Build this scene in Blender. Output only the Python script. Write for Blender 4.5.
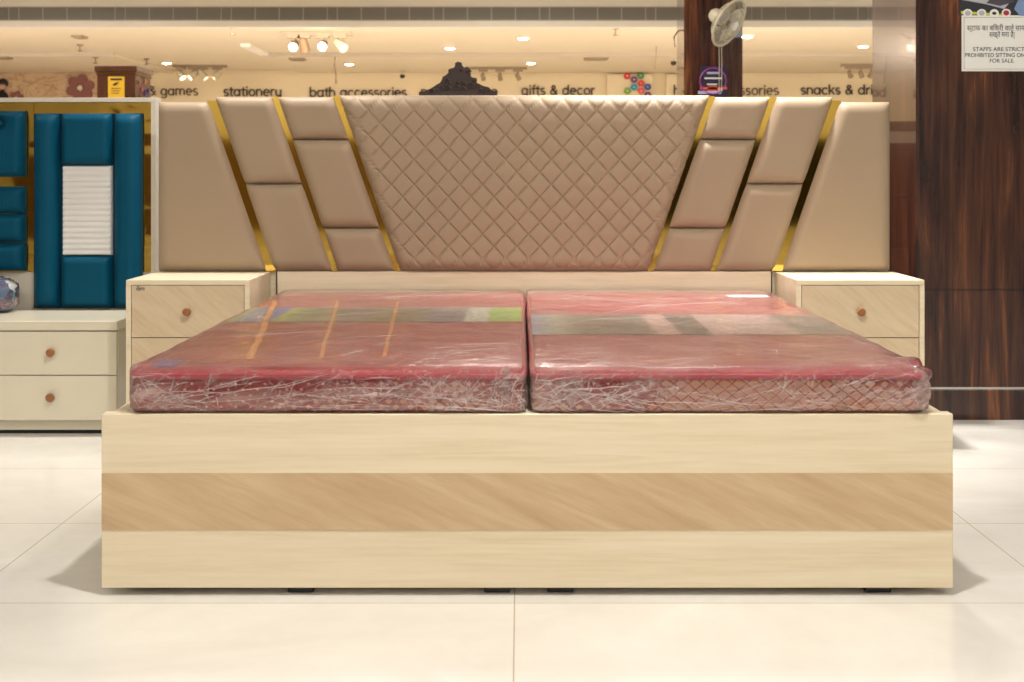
import bpy, bmesh, math, random
from mathutils import Vector, Matrix, noise as mnoise
R = math.radians
random.seed(7)
for o in list(bpy.data.objects): bpy.data.objects.remove(o, do_unlink=True)
SC = bpy.context.scene
COL = SC.collection

# ------------------------------------------------------------------ camera, world, exposure, lights
CAMZ = 0.985
FPX = 1269.0            # focal length in pixels of the 1024 wide frame
CX, CY = 519.7, 172.0   # where the level view axis meets the frame
cam_data = bpy.data.cameras.new('camera')
cam = bpy.data.objects.new('camera', cam_data); COL.objects.link(cam)
cam.location = (0, 0, CAMZ); cam.rotation_euler = (R(90), 0, 0)
cam_data.sensor_width = 36.0
cam_data.lens = FPX / 1024 * 36
cam_data.shift_x = -(CX - 512) / 1024
cam_data.shift_y = -(341 - CY) / 1024
cam_data.clip_end = 100
cam_data.dof.use_dof = True; cam_data.dof.focus_distance = 3.7; cam_data.dof.aperture_fstop = 7.0
SC.camera = cam

w = bpy.data.worlds.new('world'); SC.world = w; w.use_nodes = True
w.node_tree.nodes['Background'].inputs[0].default_value = (1.0, .97, .93, 1)
w.node_tree.nodes['Background'].inputs[1].default_value = 0.3

SC.view_settings.view_transform = 'Standard'
SC.view_settings.look = 'None'
SC.view_settings.gamma = 1.0
SC.view_settings.use_curve_mapping = False
SC.view_settings.exposure = 0.0

def lamp(name, kind, loc, power, color, size=.3, size_y=None, rot=(0,0,0), spot=None, blend=.6):
    d = bpy.data.lights.new(name, kind)
    d.energy = power; d.color = color
    if kind == 'AREA':
        d.shape = 'RECTANGLE' if size_y else 'DISK'
        d.size = size
        if size_y: d.size_y = size_y
    else:
        d.shadow_soft_size = size
    if spot: d.spot_size = R(spot); d.spot_blend = blend
    o = bpy.data.objects.new(name, d); COL.objects.link(o)
    o.location = loc; o.rotation_euler = rot
    return o
NEUT = (1.0, .985, .955)
COOL = (.93, .98, 1.0)
WARM = (1.0, .84, .67)
# lamps over the bed, placed by its shadows; soft fill added around
lamp('overhead_area_light', 'AREA', (.18, 2.22, 3.26), 84, NEUT, .20)
lamp('ceiling_spot_light', 'SPOT', (.72, 4.93, 3.26), 660, NEUT, .10, spot=52, blend=.8)
lamp('ceiling_spot_light', 'SPOT', (-1.15, 5.0, 3.26), 300, NEUT, .10, spot=52, blend=.8)
lamp('overhead_area_light', 'AREA', (.9, 5.4, 3.26), 45, NEUT, .25)
for (x, y) in ((-3.6, 1.2), (3.6, 1.2), (-1.2, -1.2), (1.4, -1.2), (-4.5, 5.5), (4.5, 5.5)):  # added broad soft fill, out of view overhead
    lamp('overhead_area_light', 'AREA', (x, y, 3.26), 33, COOL if x > 2 else NEUT, 1.3, 1.3)
for x in (-3, 0, 3):  # added wall wash, brightening the unseen front wall that the gold mirrors
    lamp('overhead_area_light', 'AREA', (x, -5.2, 3.26), 55, NEUT, 1.0, .6)
for (x, y) in ((-5, 10), (0, 9.5), (5, 10), (-6, 14), (0, 14), (6, 14)):  # more added fill further back, cooler on one side
    lamp('overhead_area_light', 'AREA', (x, y, 3.26), 80, COOL if x > 2 else (1, .96, .90), 1.0, 1.0)
# added fill lamps hidden behind the bulkhead, lighting the far hall
for x in (-9, -3, 3, 9):
    lamp('far_hall_fill', 'AREA', (x, 17.2, 3.0), 290, WARM, 3.0, .6, rot=(R(28), 0, 0))

# ------------------------------------------------------------------ helpers
def at(px, py, Y):
    """the world point seen at a pixel of the photograph at depth Y"""
    return Vector(((px - CX) * Y / FPX, Y, CAMZ - (py - CY) * Y / FPX))

def lin(c):
    return tuple(((v/255)/12.92 if v/255 <= .04045 else ((v/255+.055)/1.055)**2.4) for v in c) + (1,)

def empty(name, loc, label=None, cat=None, group=None, kind=None):
    o = bpy.data.objects.new(name, None); COL.objects.link(o)
    o.location = loc; o.empty_display_size = .1
    return tag(o, label, cat, group, kind)

def tag(o, label=None, cat=None, group=None, kind=None):
    if label: o['label'] = label
    if cat: o['category'] = cat
    if group: o['group'] = group
    if kind: o['kind'] = kind
    return o

def wloc(o):
    v = Vector((0, 0, 0))
    while o: v += o.location; o = o.parent
    return v

def obj(name, bm, mat, parent=None, smooth=False, loc=None, recalc=True):
    """link a bmesh built in world coordinates as one mesh object"""
    base = wloc(parent) if parent else Vector((0, 0, 0))
    if loc is not None: base = base + Vector(loc)
    if parent is None and loc is None:
        pts = [v.co for v in bm.verts]
        lo = Vector((min(p.x for p in pts), min(p.y for p in pts), min(p.z for p in pts)))
        hi = Vector((max(p.x for p in pts), max(p.y for p in pts), max(p.z for p in pts)))
        base = Vector(((lo.x+hi.x)/2, (lo.y+hi.y)/2, lo.z))
    bmesh.ops.translate(bm, verts=bm.verts, vec=-base)
    if recalc: bmesh.ops.recalc_face_normals(bm, faces=bm.faces)
    me = bpy.data.meshes.new(name)
    bm.to_mesh(me); bm.free()
    for m in (mat if isinstance(mat, (list, tuple)) else [mat]): me.materials.append(m)
    if smooth:
        me.polygons.foreach_set('use_smooth', [True]*len(me.polygons))
        if smooth != 'all':
            me.set_sharp_from_angle(angle=R(40))
    o = bpy.data.objects.new(name, me); COL.objects.link(o)
    if parent: o.parent = parent
    elif loc is None: o.location = base
    else: o.location = loc
    return o

def box(bm, x0, x1, y0, y1, z0, z1, bev=0, seg=2):
    r = bmesh.ops.create_cube(bm, size=1)
    vs = r['verts']
    for v in vs:
        v.co = Vector(((x0+x1)/2 + v.co.x*(x1-x0), (y0+y1)/2 + v.co.y*(y1-y0), (z0+z1)/2 + v.co.z*(z1-z0)))
    if bev:
        es = list({e for v in vs for e in v.link_edges})
        bmesh.ops.bevel(bm, geom=es, offset=bev, segments=seg, profile=.5, affect='EDGES')
    return bm

def bx(*a, **k): return box(bmesh.new(), *a, **k)

def lathe(bm, prof, origin, axis, seg=20):
    """revolve (radius, height) pairs about axis from origin"""
    axis = Vector(axis).normalized()
    q = Vector((0, 0, 1)).rotation_difference(axis)
    rings = []
    for (r, h) in prof:
        ring = []
        if r < 1e-6:
            ring = [bm.verts.new(Vector(origin) + q @ Vector((0, 0, h)))]
        else:
            for i in range(seg):
                a = 2*math.pi*i/seg
                ring.append(bm.verts.new(Vector(origin) + q @ Vector((r*math.cos(a), r*math.sin(a), h))))
        rings.append(ring)
    for a, b in zip(rings, rings[1:]):
        for i in range(seg):
            j = (i+1) % seg
            if len(a) == 1 and len(b) == 1: continue
            if len(a) == 1: bm.faces.new((a[0], b[i], b[j]))
            elif len(b) == 1: bm.faces.new((a[i], a[j], b[0]))
            else: bm.faces.new((a[i], a[j], b[j], b[i]))
    for ring in (rings[0], rings[-1]):
        if len(ring) > 1:
            try: bm.faces.new(ring)
            except ValueError: pass
    return bm

def tube(bm, pts, r, seg=8, closed=False):
    pts = [Vector(p) for p in pts]; n = len(pts); rings = []
    up = Vector((0, 0, 1))
    for i, p in enumerate(pts):
        a = pts[(i-1) % n] if (closed or i > 0) else p
        b = pts[(i+1) % n] if (closed or i < n-1) else p
        t = (b-a).normalized()
        s = t.cross(up)
        if s.length < 1e-3: s = t.cross(Vector((0, 1, 0)))
        s.normalize(); u = s.cross(t)
        rr = r[i] if isinstance(r, (list, tuple)) else r
        rings.append([bm.verts.new(p + (s*math.cos(2*math.pi*k/seg) + u*math.sin(2*math.pi*k/seg))*rr) for k in range(seg)])
    m = n if closed else n-1
    for i in range(m):
        a, b = rings[i], rings[(i+1) % n]
        for k in range(seg):
            l = (k+1) % seg
            bm.faces.new((a[k], a[l], b[l], b[k]))
    if not closed:
        bm.faces.new(rings[0]); bm.faces.new(rings[-1])
    return bm

def prism(bm, pts, y0, y1, bev=0):
    """outline of (x, z) pairs extruded from y0 to y1"""
    a = [bm.verts.new((x, y0, z)) for x, z in pts]
    b = [bm.verts.new((x, y1, z)) for x, z in pts]
    n = len(pts); fs = [bm.faces.new(a), bm.faces.new(b)]
    for i in range(n):
        j = (i+1) % n
        fs.append(bm.faces.new((a[i], a[j], b[j], b[i])))
    if bev:
        bmesh.ops.bevel(bm, geom=[e for e in fs[0].edges], offset=bev, segments=2, profile=.5, affect='EDGES')
    return bm

# ------------------------------------------------------------------ materials
class NT:
    def __init__(s, name):
        s.m = bpy.data.materials.new(name); s.m.use_nodes = True
        s.t = s.m.node_tree; s.b = s.t.nodes['Principled BSDF']; s.out = s.t.nodes['Material Output']
    def n(s, typ, **kw):
        nd = s.t.nodes.new(typ)
        for k, v in kw.items():
            if k.startswith('i_'):
                key = k[2:]; key = int(key) if key.isdigit() else key.replace('_', ' ')
                if hasattr(v, 'node'): s.t.links.new(v, nd.inputs[key])
                else: nd.inputs[key].default_value = v
            else: setattr(nd, k, v)
        return nd
    def l(s, a, b): s.t.links.new(a, b)
    def coord(s, which='Object'): return s.n('ShaderNodeTexCoord').outputs[which]
    def map(s, scale=(1,1,1), rot=(0,0,0), loc=(0,0,0), src=None):
        if any(rot): src = s.n('ShaderNodeMapping', i_Vector=src or s.coord(), i_Rotation=rot).outputs[0]; rot = (0,0,0)
        return s.n('ShaderNodeMapping', i_Vector=src or s.coord(), i_Scale=scale, i_Rotation=rot, i_Location=loc).outputs[0]
    def noise(s, vec, scale=1, detail=4, rough=.55, dist=0):
        return s.n('ShaderNodeTexNoise', i_Vector=vec, i_Scale=scale, i_Detail=detail, i_Roughness=rough, i_Distortion=dist).outputs[0]
    def ramp(s, fac, stops, interp='LINEAR'):
        nd = s.n('ShaderNodeValToRGB', i_0=fac); cr = nd.color_ramp; cr.interpolation = interp
        while len(cr.elements) < len(stops): cr.elements.new(.5)
        for e, (p, c) in zip(cr.elements, stops):
            e.position = p; e.color = c if len(c) == 4 else lin(c)
        return nd.outputs[0]
    def math(s, op, a, b=0.0, c=None):
        nd = s.n('ShaderNodeMath', operation=op)
        for i, v in enumerate((a, b) if c is None else (a, b, c)):
            if hasattr(v, 'node'): s.l(v, nd.inputs[i])
            else: nd.inputs[i].default_value = v
        return nd.outputs[0]
    def mix(s, fac, a, b, typ='MIX'):
        nd = s.n('ShaderNodeMix', data_type='RGBA', blend_type=typ)
        for i, v in ((0, fac), (6, a), (7, b)):
            if hasattr(v, 'node'): s.l(v, nd.inputs[i])
            else: nd.inputs[i].default_value = v if i == 0 or len(v) == 4 else lin(v)
        return nd.outputs[2]
    def sep(s, vec):
        nd = s.n('ShaderNodeSeparateXYZ', i_0=vec); return nd.outputs
    def bump(s, h, strength=.3, dist=.01):
        nd = s.n('ShaderNodeBump', i_Height=h, i_Strength=strength, i_Distance=dist); s.l(nd.outputs[0], s.b.inputs['Normal']); return nd.outputs[0]
    def set(s, **kw):
        names = dict(color='Base Color', rough='Roughness', metal='Metallic', spec='Specular IOR Level', coat='Coat Weight',
                     coatrough='Coat Roughness', ior='IOR', sheen='Sheen Weight', emit='Emission Color', emits='Emission Strength', alpha='Alpha', sheenrough='Sheen Roughness')
        for k, v in kw.items():
            i = s.b.inputs[names[k]]
            if hasattr(v, 'node'): s.l(v, i)
            elif k in ('color', 'emit'): i.default_value = v if len(v) == 4 else lin(v)
            else: i.default_value = v
        return s

M = {}
def plain(name, color, rough=.5, **kw):
    a = NT(name)
    nz = a.noise(a.coord(), 9, 3)
    c = lin(color); d = tuple(v*.93 for v in c[:3]) + (1,)
    a.set(color=a.mix(nz, d, c), rough=rough, **kw)
    M[name] = a.m
    return a.m

def laminate(name, c1, c2, c3, scale, rot=(0,0,0), rough=.38):
    a = NT(name)
    v = a.map(scale, rot)
    n1 = a.noise(v, 1.0, 6, .6, .35)
    n2 = a.noise(a.map(tuple(q*4 for q in scale), rot), 1.0, 4, .65)
    f = a.math('MULTIPLY_ADD', n2, .35, a.math('MULTIPLY', n1, .65))
    a.set(color=a.ramp(f, [(.30, c1), (.5, c2), (.70, c3)]), rough=rough, spec=.4)
    a.bump(f, .04, .002)
    M[name] = a.m
laminate('light_laminate', (210,192,160), (221,206,177), (228,215,189), (1.6, 30, 34))
laminate('diagonal_laminate', (180,150,114), (194,166,130), (210,186,152), (1.5, 13, 13), (0, R(-24), 0))
laminate('drawer_laminate', (186,163,132), (202,181,150), (214,196,167), (2.4, 17, 17), (0, R(-38), 0))
laminate('side_laminate', (204,184,158), (218,202,180), (230,218,200), (26, 2, 30))

def darkwood():
    a = NT('dark_wood')
    v = a.map((13, 13, .9)); n1 = a.noise(v, 1, 7, .62, .8)
    n2 = a.noise(a.map((60, 60, 2.2)), 1, 4, .7)
    n3 = a.noise(a.map((2.2, 2.2, 1.1)), 1, 2)
    f = a.math('ADD', a.math('MULTIPLY', n1, .6), a.math('ADD', a.math('MULTIPLY', n2, .25), a.math('MULTIPLY', n3, .2)))
    a.set(color=a.ramp(f, [(.38, (20,12,14)), (.47, (52,31,28)), (.56, (80,48,36)), (.66, (134,82,50))]), rough=.2, spec=.2, coat=.9, coatrough=.02)
    a.b.inputs['Coat IOR'].default_value = 1.42
    M['dark_wood'] = a.m
darkwood()
laminate('brown_wood', (58,28,14), (86,45,24), (108,62,32), (12, 12, 1.2), rough=.3)
plain('carved_wood', (48,27,20), .5)

def tile():
    a = NT('floor_tile')
    g = a.n('ShaderNodeNewGeometry').outputs['Position']
    s = a.sep(g)
    def line(v, off, per, wd):
        t = a.math('FRACT', a.math('DIVIDE', a.math('SUBTRACT', v, off), per))
        d = a.math('MULTIPLY', a.math('MINIMUM', t, a.math('SUBTRACT', 1.0, t)), per)
        return a.math('LESS_THAN', d, wd)
    gr = a.math('MAXIMUM', line(s[0], -.012, 1.27, .0016), line(s[1], 2.90, .657, .0016))
    n1 = a.noise(a.map((1.2, 1.8, 1), src=g), 1.0, 8, .6, 1.5)
    n2 = a.noise(a.map((10, 12, 1), src=g), 1.0, 4, .6)
    c = a.ramp(a.math('ADD', a.math('MULTIPLY', n1, .8), a.math('MULTIPLY', n2, .2)), [(.35, (212,207,198)), (.55, (220,216,208)), (.7, (227,223,216))])
    a.set(color=a.mix(gr, c, (176,164,146)), rough=.16, spec=.45)
    M['floor_tile'] = a.m
tile()

plain('white_paint', (232,226,215), .6)
plain('warm_wall', (238,222,190), .7)
plain('ceiling_paint', (234,222,202), .75)
plain('batten_white', (250,246,240), .5)
plain('step_grey', (196,184,168), .7)
plain('white_laminate', (220,212,190), .22, spec=.5)
plain('white_board', (206,198,184), .35)
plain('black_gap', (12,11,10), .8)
plain('dark_letter', (58,42,36), .6)
plain('vent_frame', (190,184,176), .5)
plain('vent_slat', (132,127,119), .6)
plain('plastic_cream', (206,196,170), .4)
plain('cable_grey', (150,128,105), .5)
plain('dark_plastic', (45,40,36), .5)
plain('steel_trim', (205,202,198), .25, metal=.8)
plain('knob_wood', (150,96,56), .35)
plain('yellow_board', (236,186,32), .5)
plain('track_grey', (150,132,108), .5)
plain('spot_bronze', (140,112,84), .5)
plain('castor_black', (20,20,22), .5)
plain('purple_paint', (86,62,130), .5)
plain('pink_paint', (190,110,120), .5)
plain('maroon_petal', (140,90,86), .7)
plain('petal_core', (225,214,196), .6)
plain('orange_tape', (206,134,74), .5)
plain('paper_white', (236,236,232), .6)
plain('hair_black', (24,20,22), .6)
plain('skin_tone', (205,160,140), .6)
plain('plywood', (150,120,84), .7)
plain('logo_dark', (46,52,58), .5)

def gold(name, bumpy):
    a = NT(name)
    a.set(color=(206,172,84), metal=1.0, rough=.05)
    if bumpy: a.bump(a.noise(a.map((3, 3, 4)), 1, 2, .5, .5), .25, .02)
    M[name] = a.m
gold('gold_mirror', True); gold('gold_trim', False)

def fabric(name, color, weave=900, sheen=.15, rough=.75, var=.08):
    a = NT(name)
    c = lin(color); d = tuple(v*(1-var) for v in c[:3]) + (1,)
    a.set(color=a.mix(a.noise(a.coord(), 5, 5), d, c), rough=rough, sheen=sheen, sheenrough=.4, spec=.25 if sheen > .04 else .12)
    a.bump(a.noise(a.coord(), weave, 2), .12, .001)
    M[name] = a.m
fabric('beige_leatherette', (160,140,116), 600, .1, .48)
fabric('teal_velvet', (0,72,98), 900, .03, .5, .15)
fabric('white_fluted', (222,220,218), 500, .05, .4)

# mattress cloths
def mattress_top():
    a = NT('rose_quilt')
    n = a.noise(a.map((3, 14, 3)), 1, 5, .6, .6)
    n2 = a.noise(a.map((70, 40, 40)), 1, 3)
    a.set(color=a.ramp(a.math('ADD', a.math('MULTIPLY', n, .7), a.math('MULTIPLY', n2, .3)), [(.32, (120,36,42)), (.5, (144,54,56)), (.68, (168,86,78))]), rough=.6, spec=.3)
    a.bump(a.math('ADD', n2, n), .25, .01)
    M['rose_quilt'] = a.m
mattress_top()
plain('rose_piping', (178,44,66), .4)
def lattice():
    a = NT('lattice_border')
    s = a.sep(a.coord())
    along = a.math('ADD', s[0], s[1])
    u = a.math('DIVIDE', along, .034); v = a.math('DIVIDE', s[2], .027)
    def tri(t): return a.math('ABSOLUTE', a.math('SUBTRACT', a.math('FRACT', t), .5))
    d = a.math('MAXIMUM', tri(a.math('ADD', u, v)), tri(a.math('SUBTRACT', u, v)))   # .5 on the lattice lines
    zone = a.noise(a.map((3.4, 3.4, 7), loc=(3.2, 1, 0)), 1, 2, .4)
    wx = a.sep(a.n('ShaderNodeNewGeometry').outputs['Position'])
    win = a.math('SUBTRACT', 1.0, a.math('ABSOLUTE', a.math('DIVIDE', a.math('SUBTRACT', wx[0], .50), .24)))
    low = a.math('MULTIPLY', a.math('LESS_THAN', wx[2], .455), .10)
    zone = a.math('SUBTRACT', a.math('SUBTRACT', a.math('ADD', zone, a.math('ADD', .10, a.math('MULTIPLY', a.math('LESS_THAN', wx[0], .02), .13))), a.math('MULTIPLY', a.math('MAXIMUM', win, 0.0), .45)), low)
    th = a.ramp(zone, [(.38, (0.44,)*3+(1,)), (.50, (.36,)*3+(1,)), (.60, (.22,)*3+(1,)), (.72, (.12,)*3+(1,))])
    red = a.mix(a.noise(a.coord(), 30, 3), (126,4,20), (156,10,28))
    tan = a.mix(a.noise(a.coord(), 24, 3), (188,122,84), (206,148,106))
    a.set(color=a.mix(a.math('LESS_THAN', d, th), red, tan), rough=.55, spec=.3)
    a.bump(d, -.3, .01)
    M['lattice_border'] = a.m
lattice()
def film(name, haze0, haze1, seed, lines=.6):  # haze puts the film's reflections into its colour, besides its own scatter
    a = NT(name)
    co = a.coord(); sp = a.sep(co)
    up = a.math('ABSOLUTE', a.sep(a.n('ShaderNodeNewGeometry').outputs['Normal'])[2])
    side = a.ramp(up, [(.45, (1,1,1,1)), (.8, (.22,.22,.22,1))])
    def strand(scale, rot, wdt, k):
        v = a.map(scale, rot, (seed+k, seed*.7, k))
        nz = a.noise(v, 1, 2.5, .5, .9)
        dd = a.math('ABSOLUTE', a.math('SUBTRACT', nz, .5))
        return a.ramp(dd, [(0, (1,1,1,1)), (wdt, (0,0,0,1))])
    c1 = strand((7, 9, 40), (0, R(22), R(10)), .011, 1)
    c2 = strand((40, 14, 9), (0, R(-18), R(35)), .010, 5)
    c3 = strand((12, 9, 52), (0, R(-38), R(-25)), .011, 9)
    msk = a.ramp(a.noise(a.map((4, 3, 9), loc=(seed*2, 0, seed)), 1, 4), [(.44, (0,0,0,1)), (.60, (1,1,1,1))])
    msk2 = a.ramp(a.noise(a.map((6, 5, 8), loc=(seed*3, 4, seed)), 1, 3), [(.40, (0,0,0,1)), (.62, (1,1,1,1))])
    cr = a.math('MULTIPLY', a.math('MAXIMUM', a.math('MULTIPLY', a.math('MAXIMUM', c1, c3), msk), a.math('MULTIPLY', c2, msk2)), side)
    hz = a.ramp(a.math('ADD', a.math('MULTIPLY', a.noise(a.map((2.2, 3.0, 16), (0, R(9), R(24)), (seed, 0, 0)), 1, 6, .65, 1.0), .75), a.math('MULTIPLY', a.noise(a.map((16, 60, 90), (0, R(14), R(30)), (seed, 0, 0)), 1, 4, .6, .6), .25)), [(.40, (haze0,)*3+(1,)), (.66, (haze1,)*3+(1,))])
    hz = a.math('MULTIPLY', hz, a.ramp(up, [(.45, (.45,)*3+(1,)), (.8, (.75,)*3+(1,))]))
    edge = a.math('SUBTRACT', a.math('MULTIPLY', a.noise(a.map((5, 1, 2), loc=(seed, 0, 0)), 1, 3), .11), sp[2])
    low = a.ramp(a.math('ADD', a.math('MULTIPLY', edge, 12.0), .5), [(.30, (0,0,0,1)), (.62, (.30,.30,.30,1))])
    ends = a.ramp(a.math('ABSOLUTE', sp[0]), [(.34, (0,0,0,1)), (.46, (.20,.20,.20,1))])
    mott = a.ramp(a.noise(a.map((18, 18, 50), (0, R(16), 0), (seed, 0, 0)), 1, 4, .6, .8), [(.34, (.25,.25,.25,1)), (.64, (1,1,1,1))])
    sonly = a.ramp(up, [(.4, (1,1,1,1)), (.7, (0,0,0,1))])
    hz = a.math('ADD', hz, a.math('MULTIPLY', a.math('MULTIPLY', a.math('ADD', low, ends), mott), sonly))
    fac = a.math('MINIMUM', a.math('ADD', a.math('MULTIPLY', cr, lines), hz), .95)
    bh = a.math('ADD', a.math('MULTIPLY', cr, .6), a.noise(a.map((12, 12, 26), (0, R(25), R(30))), 1, 5, .6, 1.5))
    bp = a.n('ShaderNodeBump', i_Height=bh, i_Strength=.5, i_Distance=.010).outputs[0]
    tr = a.n('ShaderNodeBsdfTransparent'); tr.inputs[0].default_value = (.98, .98, .98, 1)
    gl = a.n('ShaderNodeBsdfGlossy', i_Roughness=.16, i_Normal=bp); gl.inputs[0].default_value = (1, 1, 1, 1)
    df = a.n('ShaderNodeBsdfDiffuse', i_Normal=bp); df.inputs[0].default_value = (.66, .46, .42, 1)
    fr = a.n('ShaderNodeFresnel', i_IOR=1.28, i_Normal=bp).outputs[0]
    m1 = a.n('ShaderNodeMixShader', i_0=fac, i_1=tr.outputs[0], i_2=df.outputs[0])
    m2 = a.n('ShaderNodeMixShader', i_0=fr, i_1=m1.outputs[0], i_2=gl.outputs[0])
    a.l(m2.outputs[0], a.out.inputs[0])
    M[name] = a.m
film('clear_film', .02, .30, 0.0)
film('clear_film_hazy', .05, .40, 2.3)
film('bunched_film', .30, .72, 5.1, .3)

a_ = NT('film_crease')
tr_ = a_.n('ShaderNodeBsdfTransparent')
a_.set(color=(236,226,222), rough=.25, spec=.6)
a_.l(a_.n('ShaderNodeMixShader', i_0=.42, i_1=tr_.outputs[0], i_2=a_.b.outputs[0]).outputs[0], a_.out.inputs[0])
M['film_crease'] = a_.m
def printed(name, stops, sx, seed):
    a = NT(name)
    n = a.noise(a.map((sx, sx*2.2, 1), loc=(seed, seed, 0)), 1, 4, .6, .6)
    s = a.sep(a.coord('Generated'))
    f = a.math('ADD', s[0], a.math('MULTIPLY', a.math('SUBTRACT', n, .5), .02))
    c = a.ramp(f, stops)
    n2 = a.noise(a.map((50, 60, 1), loc=(seed*3, 0, 0)), 1, 4)
    a.set(color=a.mix(a.ramp(n2, [(.42, (0,0,0,1)), (.6, (.65,.65,.65,1))]), c, (104,106,88)), rough=.45)
    M[name] = a.m
printed('meadow_print', [(0, (130,160,30)), (.05, (24,84,160)), (.14, (40,100,165)), (.16, (176,176,30)), (.2, (110,130,50)), (.3, (96,100,60)), (.38, (110,92,84)), (.55, (116,112,74)), (.62, (104,110,60)), (.7, (130,128,134)), (.8, (122,118,124)), (.81, (200,206,186)), (.88, (200,206,186)), (.89, (128,184,24)), (1, (146,196,40))], 4, 1)
printed('slate_print', [(0, (150,165,190)), (.08, (170,176,150)), (.16, (86,92,64)), (.38, (74,80,62)), (.40, (196,160,152)), (.46, (196,160,152)), (.47, (50,58,50)), (.56, (50,58,50)), (.57, (186,156,150)), (.82, (190,160,154)), (.86, (36,54,62)), (1, (60,72,74))], 4, 4)  # the rosy stretches are film haze put into the print's colour

def wallpaper():
    a = NT('floral_wallpaper')
    g = a.map((1, 1, 1))
    n = a.noise(a.map((1.6, 1, 2.4)), 1, 3, .5, 3.0)
    sw = a.ramp(n, [(.42, (200,172,138)), (.47, (172,138,110)), (.50, (200,172,138)), (.6, (208,182,150)), (.64, (180,146,118)), (.68, (206,178,146))])
    a.set(color=sw, rough=.8)
    M['floral_wallpaper'] = a.m
wallpaper()

def emitter(name, color, strength):
    a = NT(name); a.set(color=(255,250,240), emit=color, emits=strength); M[name] = a.m
emitter('lamp_glow', (255,236,205), 3)
emitter('lamp_bright', (255,236,205), 40)
plain('ochre_panel', (112,86,52), .5)
plain('reflection_dark', (10,9,9), .1)
def hexcol(name, c): plain(name, c, .5)
for n_, c_ in (('hex_red', (214,52,44)), ('hex_green', (66,138,62)), ('hex_purple', (104,48,108)), ('hex_teal', (20,150,180)), ('hex_blue', (44,74,150)), ('hex_lime', (112,160,36)), ('hex_rose', (222,84,84))): hexcol(n_, c_)
plain('poster_night', (40,30,58), .4)
plain('neon_pink', (160,60,150), .4)
plain('poster_orange', (226,90,60), .5)
plain('poster_lilac', (180,176,216), .5)
plain('poster_ink', (34,36,48), .4)
plain('poster_grey', (178,178,186), .4)
plain('poster_lime', (190,206,60), .4)
plain('poster_blue', (120,146,190), .5)
plain('poster_red', (176,40,52), .5)
plain('sofa_dark', (70,66,78), .5)
def pillowcloth():
    a = NT('print_cushion')
    n = a.n('ShaderNodeTexVoronoi', i_Vector=a.map((26, 26, 26)), i_Scale=1.0).outputs['Color']
    f = a.sep(n)[0]
    a.set(color=a.ramp(f, [(0, (70,110,150)), (.3, (196,200,196)), (.5, (90,150,160)), (.65, (190,190,120)), (.8, (40,60,100)), (1, (210,205,195))], 'CONSTANT'), rough=.5)
    M['print_cushion'] = a.m
pillowcloth()

# ------------------------------------------------------------------ the setting
def structure(name, bm, mat, label=None):
    o = obj(name, bm, mat); o['kind'] = 'structure'
    if label: o['label'] = label
    return o
XW, Y0, Y1 = 13.0, -6.0, 25.7
structure('floor', bx(-XW, XW, Y0, Y1, -.1, 0), M['floor_tile'])
structure('ceiling', bx(-XW, XW, Y0, 16.4, 3.3, 3.4), M['ceiling_paint'])
structure('wall_back', bx(-XW, XW, Y1, Y1+.2, 0, 3.3), M['warm_wall'])
structure('wall_left', bx(-XW-.2, -XW, Y0, Y1, 0, 3.4), M['white_paint'])
structure('wall_right', bx(XW, XW+.2, Y0, Y1, 0, 3.4), M['white_paint'])
structure('wall_front', bx(-XW, XW, Y0-.2, Y0, 0, 3.4), M['white_paint'])
structure('reflection_panel_1', bx(.6, 4.2, Y0, Y0+.05, .3, 1.40), M['reflection_dark'])  # unseen dark panel added to blacken the reflections in the gold strips
structure('reflection_panel_2', bx(-6.5, .4, Y0, Y0+.05, .25, 1.40), M['ochre_panel'])  # unseen ochre panel added for the gold to reflect
structure('reflection_patch', bx(-2.4, -1.9, Y0+.05, Y0+.07, .3, .65), M['white_paint'])  # white patches added to break up the gold mirror's reflection
structure('reflection_patch', bx(-4.6, -4.1, Y0+.05, Y0+.07, .7, 1.1), M['white_paint'])
structure('reflection_patch', bx(-5.6, -5.2, Y0+.05, Y0+.07, .3, 1.0), M['white_paint'])
structure('bulkhead_beam', bx(-XW, XW, 16.4, 16.6, 2.86, 3.4), M['white_paint'])
structure('ceiling_far', bx(-XW, XW, 16.6, Y1, 3.05, 3.15), M['ceiling_paint'])
XL, XR = at(115, 54, 22).x, at(262, 54, 22).x
structure('ceiling_slab', bx(-XW, XL, 22, Y1, 2.99, 3.05), M['ceiling_paint'])
structure('ceiling_slab', bx(XR, XW, 22, Y1, 2.99, 3.05), M['ceiling_paint'])
structure('trim_1', bx(-XW, XL, 21.96, 22, 2.985, 3.05), M['step_grey'])
structure('trim_2', bx(XR, XW, 21.96, 22, 2.985, 3.05), M['step_grey'])
structure('trim_3', bx(XR-.02, XR+.13, 20.4, 22, 3.0, 3.05), M['batten_white'])
# papered stretch of the far wall, with its painted flowers
structure('wall_panel', bx(-XW, at(143, 80, 25.6).x, 25.55, 25.7, 0, 2.99), M['floral_wallpaper'])
structure('pilaster_1', bx(at(607, 80, 25.6).x, at(652, 80, 25.6).x, 25.55, 25.7, 0, 2.95), M['warm_wall'])
structure('pilaster_2', bx(at(666, 80, 25.6).x, at(700, 80, 25.6).x, 25.55, 25.7, 0, 2.95), M['warm_wall'])

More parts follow.
